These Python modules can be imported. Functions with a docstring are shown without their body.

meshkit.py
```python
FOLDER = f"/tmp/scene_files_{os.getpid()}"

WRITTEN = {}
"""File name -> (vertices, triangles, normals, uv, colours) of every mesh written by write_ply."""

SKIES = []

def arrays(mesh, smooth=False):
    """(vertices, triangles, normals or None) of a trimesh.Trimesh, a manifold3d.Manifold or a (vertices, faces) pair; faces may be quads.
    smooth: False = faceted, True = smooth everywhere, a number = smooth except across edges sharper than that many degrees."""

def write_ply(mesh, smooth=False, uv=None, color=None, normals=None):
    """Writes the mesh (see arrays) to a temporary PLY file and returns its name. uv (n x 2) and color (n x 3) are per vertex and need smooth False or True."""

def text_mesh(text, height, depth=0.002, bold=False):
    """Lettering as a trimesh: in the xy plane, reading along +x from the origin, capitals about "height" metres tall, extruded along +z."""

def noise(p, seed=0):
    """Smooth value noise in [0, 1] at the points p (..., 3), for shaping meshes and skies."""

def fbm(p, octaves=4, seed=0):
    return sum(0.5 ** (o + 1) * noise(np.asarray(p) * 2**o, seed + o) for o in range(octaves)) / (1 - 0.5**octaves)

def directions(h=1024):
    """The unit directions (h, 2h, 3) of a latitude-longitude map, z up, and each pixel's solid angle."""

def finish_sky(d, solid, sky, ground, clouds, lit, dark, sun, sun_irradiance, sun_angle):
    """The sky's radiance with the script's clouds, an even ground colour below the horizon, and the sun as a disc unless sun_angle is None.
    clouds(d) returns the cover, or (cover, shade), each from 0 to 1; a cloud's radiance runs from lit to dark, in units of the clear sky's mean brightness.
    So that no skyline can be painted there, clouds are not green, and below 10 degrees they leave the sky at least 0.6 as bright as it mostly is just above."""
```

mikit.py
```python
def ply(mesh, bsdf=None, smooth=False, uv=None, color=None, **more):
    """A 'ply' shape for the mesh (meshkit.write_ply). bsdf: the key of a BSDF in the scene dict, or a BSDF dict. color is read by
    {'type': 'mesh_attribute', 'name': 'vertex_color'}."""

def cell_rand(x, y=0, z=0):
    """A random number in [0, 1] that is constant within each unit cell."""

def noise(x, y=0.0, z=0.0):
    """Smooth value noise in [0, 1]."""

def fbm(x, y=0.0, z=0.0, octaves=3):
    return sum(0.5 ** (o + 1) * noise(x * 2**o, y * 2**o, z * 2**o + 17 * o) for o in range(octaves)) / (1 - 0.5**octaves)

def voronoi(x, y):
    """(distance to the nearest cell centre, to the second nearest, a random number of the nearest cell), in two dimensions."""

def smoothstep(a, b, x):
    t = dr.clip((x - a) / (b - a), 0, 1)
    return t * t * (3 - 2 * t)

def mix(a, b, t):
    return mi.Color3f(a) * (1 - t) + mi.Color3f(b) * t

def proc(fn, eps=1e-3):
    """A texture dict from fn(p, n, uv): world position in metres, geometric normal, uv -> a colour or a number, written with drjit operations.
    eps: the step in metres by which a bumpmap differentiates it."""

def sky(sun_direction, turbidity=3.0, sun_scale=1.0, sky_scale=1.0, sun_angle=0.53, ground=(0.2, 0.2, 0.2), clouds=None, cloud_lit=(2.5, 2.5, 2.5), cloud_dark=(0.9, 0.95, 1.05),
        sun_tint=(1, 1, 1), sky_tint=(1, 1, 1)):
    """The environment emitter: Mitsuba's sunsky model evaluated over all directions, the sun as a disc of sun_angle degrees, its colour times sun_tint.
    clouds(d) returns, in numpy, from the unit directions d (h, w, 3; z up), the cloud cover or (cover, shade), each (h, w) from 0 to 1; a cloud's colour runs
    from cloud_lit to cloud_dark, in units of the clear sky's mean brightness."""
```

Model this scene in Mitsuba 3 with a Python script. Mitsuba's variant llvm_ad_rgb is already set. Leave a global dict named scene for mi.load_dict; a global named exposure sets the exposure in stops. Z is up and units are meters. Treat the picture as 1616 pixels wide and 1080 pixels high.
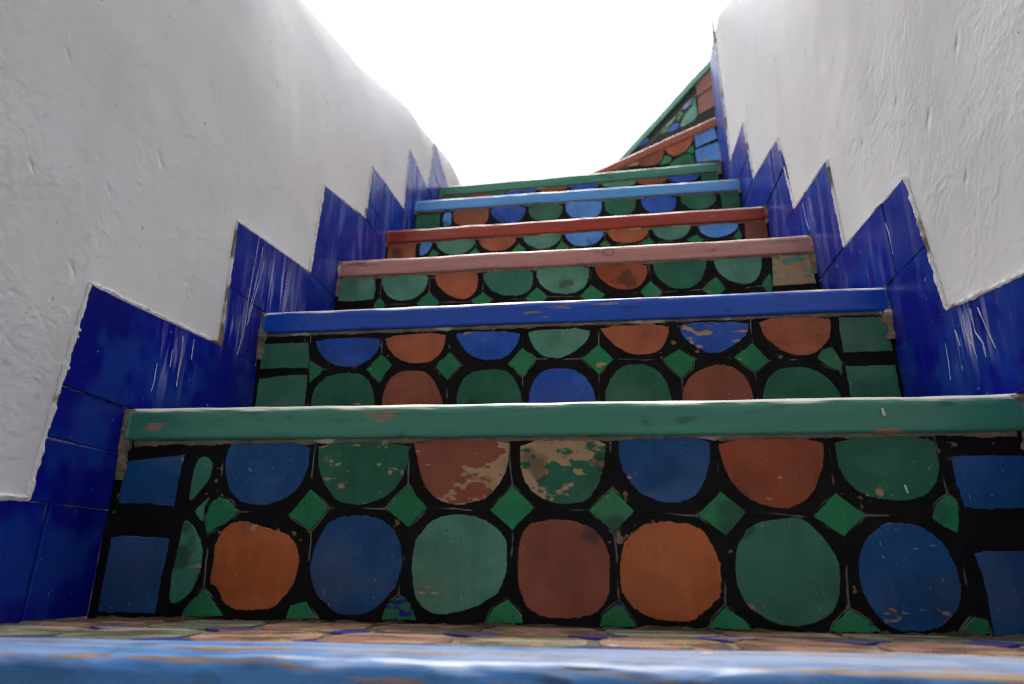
import math
import numpy as np, trimesh, drjit as dr, mitsuba as mi, mikit, meshkit
from mikit import noise, fbm, smoothstep, mix
from shapely.geometry import Polygon
T = mi.ScalarTransform4f
scene, labels = {'type': 'scene'}, {}
rng = np.random.default_rng(7)

# ---------------------------------------------------------------- camera, sky, exposure
cam = np.array([0.0657, -0.4681, 0.0543]); fwd = np.array([-0.12275, 0.94092, 0.31542]); up = np.array([0.029, -0.314, 0.949])
scene['camera'] = {'type': 'thinlens', 'fov': math.degrees(2 * math.atan(808 / 1080.)), 'fov_axis': 'x', 'near_clip': 0.01, 'far_clip': 500.,
    'aperture_radius': 0.0024, 'focus_distance': 0.90, 'to_world': T().look_at(origin=cam.tolist(), target=(cam + fwd).tolist(), up=up.tolist())}
def overcast(d):
    # an even cloud layer, thinner and brighter towards the hidden sun high ahead
    s = np.array([-0.14, 0.34, 0.93]); s /= np.linalg.norm(s)
    g, ahead = np.clip(d @ s, -1, 1), np.clip(d @ np.array([0.0, 0.85, 0.53]), -1, 1)
    return np.ones(g.shape), np.clip(1.0 - 0.15 * np.clip((ahead + 0.5) / 1.5, 0, 1) - 0.85 * np.clip(g, 0, 1) ** 7, 0, 1)
scene['sky'] = mikit.sky((-0.10, 0.46, 0.88), turbidity=4, sun_scale=0.30, sun_angle=30, clouds=overcast, cloud_lit=(8.0, 8.2, 8.6), cloud_dark=(0.42, 0.44, 0.475), sun_tint=(0.97, 1, 1.06))
exposure = 2.18

# ---------------------------------------------------------------- materials
PAL = {  # real paint colours
 'db': (.009, .070, .21), 'bl': (.016, .085, .44), 'lb': (.09, .28, .68), 'dg': (.018, .125, .07), 'mg': (.038, .165, .11), 'tg': (.045, .22, .15), 'lg': (.088, .26, .18),
 'gg': (.015, .19, .075), 'gv': (.015, .19, .075), 'og': (.42, .105, .026), 'br': (.38, .105, .048), 'ro': (.30, .065, .025), 'rd': (.24, .07, .04), 'tn': (.42, .30, .17), 'wr': (.10, .31, .22),
 'pk': (.33, .17, .12), 'sg': (.18, .21, .145), 'vi': (.05, .05, .28),
 'ngreen': (.052, .245, .165), 'nblue': (.004, .075, .50), 'npink': (.52, .24, .21), 'nred': (.33, .035, .014), 'nsky': (.10, .34, .72), 'norange': (.34, .08, .045), 'nbot': (.065, .25, .64)}
NAMES = list(PAL)
def uvof(c, w, n):
    # u: which paint, and within it a random tone for this one piece; v: how worn it is
    return np.tile([(NAMES.index(c) + 0.1 + 0.8 * rng.random()) / 32.0, w * 0.9 + 0.05], (n, 1))
def pick(u):
    i = mi.Int32(dr.floor(u * 32))
    c = mi.Color3f(0)
    for k, nme in enumerate(NAMES):
        c = dr.select(i == k, mi.Color3f(*PAL[nme]), c)
    return i, c, (u * 32 - dr.floor(u * 32) - 0.1) / 0.8
def chip_field(x, z):
    return fbm(x * 17 + 3.3, z * 25, 1.7, 2) * 0.48 + fbm(x * 72, z * 135, 8.0, 4) * 0.52
def tile_colour(p, n, uv):
    i, base, tone = pick(uv.x)
    w = dr.clip((uv.y - 0.05) / 0.9, 0, 1)
    x, z = p.x, p.z + p.y * 0.37
    mot = fbm(x * 28, z * 28, 3.1, 4)
    brush = fbm(x * 160, z * 22, 5.0, 2)
    c = base * (0.48 + 0.72 * mot + 0.20 * brush + 0.18 * tone)
    c = mix(c, base * 1.25 + 0.025, 0.5 * smoothstep(.55, .75, fbm(x * 17 + tone * 30, z * 26, 12.0, 3)))
    c = mix(c, mi.Color3f(.30, .26, .20), 0.10 * smoothstep(.50, .8, fbm(x * 9, z * 14, 9.0, 3)))
    chip = chip_field(x, z)
    th = 0.74 - 0.225 * w - dr.select(i == NAMES.index('wr'), 0.03, 0.0) - dr.select(i == NAMES.index('gv'), 0.06, 0.0)
    m = smoothstep(th - 0.012, th + 0.012 + 0.06 * noise(x * 40, z * 40, 3.0), chip)
    under = mix((.36, .22, .11), (.50, .36, .20), fbm(x * 90, z * 90, 0.0, 3))
    under = dr.select(i == NAMES.index('gv'), mi.Color3f(.012, .012, .22), under)
    under = dr.select((i == NAMES.index('db')) & (w < 0.5), under * 0.8, under)
    c = mix(c, under, m)
    spk = noise(x * 330, z * 330, 2.0)
    c = mix(c, mi.Color3f(.5, .45, .36), smoothstep(.955, .975, spk) * 0.6)
    dark = fbm(x * 15 + 40, z * 15, 6.0, 4)
    c = mix(c, mi.Color3f(.02, .022, .02), 0.6 * smoothstep(.74, .82, dark))
    c = mix(c, mi.Color3f(.015, .015, .015), 0.6 * smoothstep(.955, .985, noise(x * 260, z * 260, 7.0)))
    flat = smoothstep(.6, .9, n.z)   # trodden: dirt and rubbed patches
    dirt = fbm(p.x * 24, p.y * 40, 3.0, 4)
    c = mix(c, mi.Color3f(.10, .075, .05), flat * 0.85 * smoothstep(.42, .66, dirt))
    return mix(c, mi.Color3f(.52, .42, .33), flat * 0.7 * smoothstep(.54, .66, fbm(p.x * 11 + 6, p.y * 50, 1.0, 4)))
def tile_bump(p, n, uv):
    x, z = p.x, p.z + p.y * 0.37
    th = 0.74 - 0.225 * dr.clip((uv.y - 0.05) / 0.9, 0, 1)
    return fbm(x * 40, z * 40, p.y * 3, 3) * 1.6 + fbm(x * 260, z * 120, 0.0, 2) * 0.35 - 0.9 * smoothstep(th - .005, th + .02, chip_field(x, z))
def wood_colour(p, n, uv):
    i, base, tone = pick(uv.x)
    w = dr.clip((uv.y - 0.05) / 0.9, 0, 1)
    q = p.y * 0.6 + p.z
    c = base * (0.72 + 0.30 * fbm(p.x * 7, q * 120, 1.0, 3) + 0.26 * fbm(p.x * 3.2, q * 20, 4.0, 3))
    chip = fbm(p.x * 11 + 5, q * 60 + 2, 2.0, 5)
    chip = dr.select(i == NAMES.index('nbot'), fbm(p.x * 7 + 1.4, q * 150, 2.0, 5), chip)
    edge = smoothstep(.15, .40, n.z) * (1 - smoothstep(.80, .97, n.z))
    nb = dr.select(i == NAMES.index('nbot'), 1.0, 0.0)
    th = 0.80 - 0.27 * w - nb * (0.10 * edge - 0.02)
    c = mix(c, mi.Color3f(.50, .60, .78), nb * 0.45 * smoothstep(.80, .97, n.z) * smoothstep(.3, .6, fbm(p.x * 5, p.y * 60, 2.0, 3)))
    c = mix(c, mi.Color3f(.03, .09, .20), nb * 0.35 * smoothstep(.58, .70, fbm(p.x * 30, q * 70, 5.0, 3)))
    wood = mix((.16, .085, .04), (.42, .29, .17), fbm(p.x * 14, q * 240, 0.0, 3))
    c = mix(c, wood, smoothstep(th, th + 0.035, chip))
    grime = fbm(p.x * 26, q * 80, 8.0, 4)
    c = mix(c, c * 0.45, 0.8 * smoothstep(.68, .84, grime))
    knot = dr.sqrt(dr.square(p.x - .095) + dr.square((p.z - .683) * 1.6))
    c = mix(c, c * 0.35, 0.8 * dr.exp(-dr.square((knot - .011) / .0025)) + 0.5 * dr.exp(-dr.square(knot / .004)))
    # paint rubbed thin by feet, plus a pale sky highlight painted on upward faces
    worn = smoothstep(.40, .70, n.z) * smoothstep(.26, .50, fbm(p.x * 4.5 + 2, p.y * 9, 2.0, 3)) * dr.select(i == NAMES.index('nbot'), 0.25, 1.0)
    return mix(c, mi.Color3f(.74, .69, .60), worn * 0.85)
def wood_bump(p, n, uv):
    q = p.y * 0.6 + p.z
    return fbm(p.x * 9, q * 190, 1.0, 3) * 1.0 + smoothstep(.5, .56, fbm(p.x * 11 + 5, q * 60 + 2, 2.0, 4)) * -0.5
def step_colour(p, n, uv):
    x, z = p.x, p.z + p.y * 0.37
    f = fbm(x * 45, z * 45, 2.0, 4)
    black = mix((.003, .003, .004), (.012, .011, .011), f)
    black = mix(black, (.30, .21, .12), 0.7 * smoothstep(.745, .79, fbm(x * 22, z * 26, 4.0, 2) * .4 + fbm(x * 110, z * 140, 4.0, 3) * .6))
    cement = mix((.16, .14, .11), (.34, .29, .22), fbm(p.x * 30, p.y * 30, p.z * 30, 4))
    return mix(black, cement, smoothstep(.5, .6, n.z))
def cement_colour(p, n, uv):
    f = fbm(p.x * 70, p.y * 70, p.z * 70, 4)
    return mix(mix((.07, .06, .048), (.36, .29, .20), f), (.50, .46, .38), smoothstep(.62, .72, fbm(p.x * 28, p.y * 28 + 4, p.z * 28, 3)))
def edge_colour(p, n, uv):
    f = fbm(p.x * 70, p.y * 60, p.z * 60, 4)
    return mix((.72, .72, .72), mix((.06, .05, .04), (.36, .31, .24), f), smoothstep(.53, .62, fbm(p.y * 16 + 3, p.z * 16, p.x * 7, 4)))
def grout_colour(p, n, uv):
    f = fbm(p.x * 38, p.y * 38, p.z * 38, 3)
    return mix((.008, .008, .008), (.15, .135, .12), smoothstep(.46, .62, f))
def grain_bump(p, n, uv):
    return fbm(p.x * 150, p.y * 150, p.z * 150, 3)
def blue_colour(p, n, uv):
    s = fbm(p.y * 34, p.z * 6.0, p.x * 9 + 1, 4)
    c = mi.Color3f(.003, .006, .26) * (0.55 + 0.80 * fbm(p.y * 13, p.z * 13, 3.0 + p.x * 5, 3))
    c = mix(c, (.010, .060, .34), 0.55 * smoothstep(.46, .64, fbm(p.y * 17 + 9, p.z * 15, p.x * 7, 4)))
    fade = smoothstep(.30, .75, p.z) * (1 - smoothstep(1.7, 2.2, p.z)) 
    c = mix(c, (.14, .17, .46), (0.03 + 0.77 * fade) * smoothstep(.50, .66, s))
    c = mix(c, (.015, .038, .36), 0.45 * fade)
    near = dr.select(p.x > 0, dr.exp(-dr.square((p.y - .345) / .045) - dr.square((p.z - .325) / .03)), dr.exp(-dr.square((p.y - .34) / .035) - dr.square((p.z - .315) / .04)) * .6
        + dr.exp(-dr.square((p.y - .60) / .06) - dr.square((p.z - .53) / .05)) + .8 * dr.exp(-dr.square((p.y - .47) / .04) - dr.square((p.z - .425) / .04)))
    c = mix(c, (.38, .40, .62), near * smoothstep(.48, .66, fbm(p.y * 120, p.z * 11, p.x * 9 + 4, 3)))
    fleck = fbm(p.y * 170, p.z * 120, 2.0 + p.x * 9, 4)
    return mix(c, (.45, .48, .62), 0.6 * smoothstep(.745, .79, fleck))
def blue_bump(p, n, uv):
    return fbm(p.y * 70, p.z * 45, p.x * 3, 3) * 1.3
def plaster_colour(p, n, uv):
    f = fbm(p.y * 6, p.z * 3.5, p.x * 4, 4)
    c = mix((.74, .74, .76), (.83, .83, .84), f)
    st = fbm(p.y * 14, p.z * 2.2, p.x * 5 + 3, 3)
    c = mix(c, (.60, .59, .57), 0.16 * smoothstep(.52, .75, st) + 0.22 * smoothstep(.50, .72, fbm(p.y * 3.1, p.z * 4, p.x * 2 + 8, 4)))
    crack = dr.abs(fbm(p.y * 7 + 3, p.z * 7, p.x * 3, 4) - 0.5)
    c = mix(c, (.42, .41, .39), 0.5 * (1 - smoothstep(.0, .0035, crack)) * smoothstep(.55, .65, fbm(p.y * 5, p.z * 5, 4.0 + p.x, 2)))
    sp = fbm(p.y * 120, p.z * 120, p.x * 3, 3)
    return mix(c, (.22, .20, .17), 0.6 * smoothstep(.785, .81, sp))
PITS = [(-1, .080, .585, .006), (-1, .176, .474, .006), (-1, .25, .56, .009), (-1, .36, .42, .006), (-1, .50, .66, .008), (-1, .15, .36, .008), (-1, .07, .44, .006), (-1, .52, .90, .01),
        (1, .35, .62, .012), (1, .42, .70, .010), (1, .30, .50, .009), (1, .55, .72, .008), (1, .26, .66, .010), (1, .72, .85, .01)]
def plaster_bump(p, n, uv):
    h = fbm(p.y * 170, p.z * 170, p.x * 20, 2) * 1.15 + fbm(p.y * 62, p.z * 56, p.x * 8, 2) * 0.45 + fbm(p.y * 420, p.z * 420, 1.0, 2) * 0.30
    h = h * (0.6 + 0.6 * smoothstep(.36, .62, fbm(p.y * 9, p.z * 8, p.x * 5 + 2, 3)))
    sc = fbm(p.y * 30 + p.z * 14, p.z * 7 - p.y * 4, 2.0 + p.x, 3)
    h = h - 0.2 * smoothstep(.66, .74, sc)
    for s, y, z, r in PITS:
        a = (p.y - y) + (p.z - z) * 0.6; b = (p.z - z) - (p.y - y) * 0.6
        h = h - dr.select(p.x * s > 0, 3.4 * dr.exp(-(a * a * 5 + b * b) / (r * r)), 0)
    return h
def ground_colour(p, n, uv):
    return mix((.20, .18, .15), (.34, .31, .26), fbm(p.x * 3, p.y * 3, 0.0, 5))
def bsdf(name, col, rough, bump=None, scale=0.001, eps=8e-4, **more):
    b = {'type': 'principled', 'base_color': mikit.proc(col), 'roughness': rough, **more}
    if bump is not None:
        b = {'type': 'bumpmap', 'arbitrary': mikit.proc(bump, eps), 'scale': scale, 'bsdf': b}
    scene[name] = {'type': 'twosided', 'bsdf': b}
bsdf('tile_paint', tile_colour, 0.40, tile_bump, 0.0007, specular=0.22)
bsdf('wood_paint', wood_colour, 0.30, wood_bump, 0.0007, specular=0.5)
bsdf('step_stone', step_colour, 0.5, grain_bump, 0.0007, specular=0.10)
bsdf('cement', cement_colour, 0.95, grain_bump, 0.002, specular=0.1)
bsdf('edge_plaster', edge_colour, 0.95, grain_bump, 0.0015, specular=0.1)
bsdf('grout_line', grout_colour, 0.8, specular=0.2)
bsdf('blue_glaze', blue_colour, 0.30, blue_bump, 0.0007, specular=0.18)
bsdf('plaster', plaster_colour, 0.95, plaster_bump, 0.00075, specular=0.05)
bsdf('ground_earth', ground_colour, 0.9)
def dirt_colour(p, n, uv):
    return mix((.02, .017, .013), (.17, .135, .09), fbm(p.x * 90, p.y * 90, p.z * 90, 4))
bsdf('dirt', dirt_colour, 0.95, grain_bump, 0.002, specular=0.05)
scene['drip_paint'] = {'type': 'twosided', 'bsdf': {'type': 'principled', 'base_color': {'type': 'rgb', 'value': [.42, .45, .62]}, 'roughness': .4}}
scene['leaf_green'] = {'type': 'twosided', 'bsdf': {'type': 'principled', 'base_color': {'type': 'rgb', 'value': [.25, .36, .05]}, 'roughness': .5}}
scene['chip_white'] = {'type': 'twosided', 'bsdf': {'type': 'principled', 'base_color': {'type': 'rgb', 'value': [.72, .70, .64]}, 'roughness': .7}}

# ---------------------------------------------------------------- helpers
def put(key, mesh, b, uv=None, smooth=False, label=None, kind=None):
    k, i = key, 0
    while k in scene:
        i += 1
        k = '%s_%03d' % (key, i)
    scene[k] = mikit.ply(mesh, b, smooth=smooth, uv=uv)
    if label or kind:
        labels[k] = {**({'label': label} if label else {}), **({'kind': kind} if kind else {})}
    return k
def thing(key, label, category, group=None):
    labels[key] = {'label': label, 'category': category, **({'group': group} if group else {})}
def chaikin(p, n=2):
    for _ in range(n):
        q = np.roll(p, -1, 0)
        p = np.stack([.78 * p + .22 * q, .22 * p + .78 * q], 1).reshape(-1, 2)
    return p
def resample(p, step):
    q = np.vstack([p, p[:1]]); out = []
    for a, b in zip(q[:-1], q[1:]):
        m = max(1, int(round(np.linalg.norm(b - a) / step)))
        out += [a + (b - a) * t / m for t in range(m)]
    return np.array(out)
def rough_edge(p, amp, freq, seed):
    t = np.roll(p, -1, 0) - np.roll(p, 1, 0); t /= np.linalg.norm(t, axis=1, keepdims=True) + 1e-9
    nrm = np.stack([t[:, 1], -t[:, 0]], 1)
    s = meshkit.fbm(np.c_[p * freq, np.full(len(p), seed * 1.7)], 3) - .5
    return p + nrm * (s * 2 * amp)[:, None]
def tris(poly):
    g = Polygon(poly)
    if not g.is_valid:
        g = g.buffer(0)
        g = max(getattr(g, 'geoms', [g]), key=lambda a: a.area)
    return trimesh.creation.triangulate_polygon(g, engine='earcut')
def plate(poly, o, au, av, an, depth, bevel=.0006, embed=.002):
    # an outline in the plane (o; au, av) as a slab standing 'depth' proud of it along an, its front edge chamfered
    o, au, av, an = map(np.asarray, (o, au, av, an))
    v2, f = tris(poly)
    v2 = np.asarray(v2); f = np.asarray(f)
    m = trimesh.Trimesh(np.c_[v2, np.zeros(len(v2))], f, process=False)
    c = m.face_normals[:, 2] if len(f) else []
    f = np.where((np.asarray(c) < 0)[:, None], f[:, ::-1], f)
    ed = np.sort(np.vstack([f[:, [0, 1]], f[:, [1, 2]], f[:, [2, 0]]]), 1)
    dire = np.vstack([f[:, [0, 1]], f[:, [1, 2]], f[:, [2, 0]]])
    _, inv, cnt = np.unique(ed, axis=0, return_inverse=True, return_counts=True)
    bd = dire[cnt[inv.ravel()] == 1]
    nv = len(v2)
    nrm = np.zeros_like(v2)
    tg = v2[bd[:, 1]] - v2[bd[:, 0]]; tg /= np.linalg.norm(tg, axis=1, keepdims=True) + 1e-12
    on = np.stack([tg[:, 1], -tg[:, 0]], 1)
    np.add.at(nrm, bd[:, 0], on); np.add.at(nrm, bd[:, 1], on)
    nrm /= np.linalg.norm(nrm, axis=1, keepdims=True) + 1e-12
    top = v2 - nrm * bevel
    P = lambda q, h: o + q[:, :1] * au + q[:, 1:] * av + h * an
    V = np.vstack([P(top, depth), P(v2, depth - bevel), P(v2, -embed)])
    a, b = bd[:, 0], bd[:, 1]
    S = []
    for lo, hi in ((nv, 0), (2 * nv, nv)):
        S += [np.stack([a + lo, b + lo, b + hi], 1), np.stack([a + lo, b + hi, a + hi], 1)]
    F = np.vstack([f] + S)
    if np.dot(np.cross(au, av), an) < 0:
        F = F[:, ::-1]
    return trimesh.Trimesh(V, F, process=False)
def hexa(pts, z0, z1):
    # a vertical prism on a plan polygon
    g = Polygon(pts)
    m = trimesh.creation.extrude_polygon(g, z1 - z0, engine='earcut')
    m.apply_translation([0, 0, z0])
    return m
def bead(path, r, seed, normal, sides=7, step=.004, squash=.6):
    # a rough bead of mortar laid along a line
    path = np.asarray(path, float)
    out = [path[0]]
    for a, b in zip(path[:-1], path[1:]):
        m = max(1, int(np.linalg.norm(b - a) / step))
        out += [a + (b - a) * (t + 1) / m for t in range(m)]
    p = np.array(out); n = np.asarray(normal, float)
    t = np.gradient(p, axis=0); t /= np.linalg.norm(t, axis=1, keepdims=True) + 1e-12
    s = np.cross(t, n); s /= np.linalg.norm(s, axis=1, keepdims=True) + 1e-12
    ang = np.arange(sides) * 2 * np.pi / sides
    rad = r * (0.15 + 1.7 * meshkit.fbm(p * 60 + seed * 7.3, 3))[:, None]
    j = 0.6 + 0.8 * meshkit.noise((p[:, None] * 220 + np.arange(sides)[None, :, None] * 3.3) + seed, 3)
    V = p[:, None] + (rad * j)[..., None] * (np.cos(ang)[None, :, None] * s[:, None] + squash * np.sin(ang)[None, :, None] * n[None, None])
    i, k = np.meshgrid(np.arange(len(p) - 1), np.arange(sides), indexing='ij')
    q = np.stack([i * sides + k, i * sides + (k + 1) % sides, (i + 1) * sides + (k + 1) % sides, (i + 1) * sides + k], -1).reshape(-1, 4)
    return trimesh.Trimesh(V.reshape(-1, 3), np.vstack([q[:, [0, 1, 2]], q[:, [0, 2, 3]]]), process=False)
R, XL, XR, OH = 0.2334, -0.5, 0.505, 0.008
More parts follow.
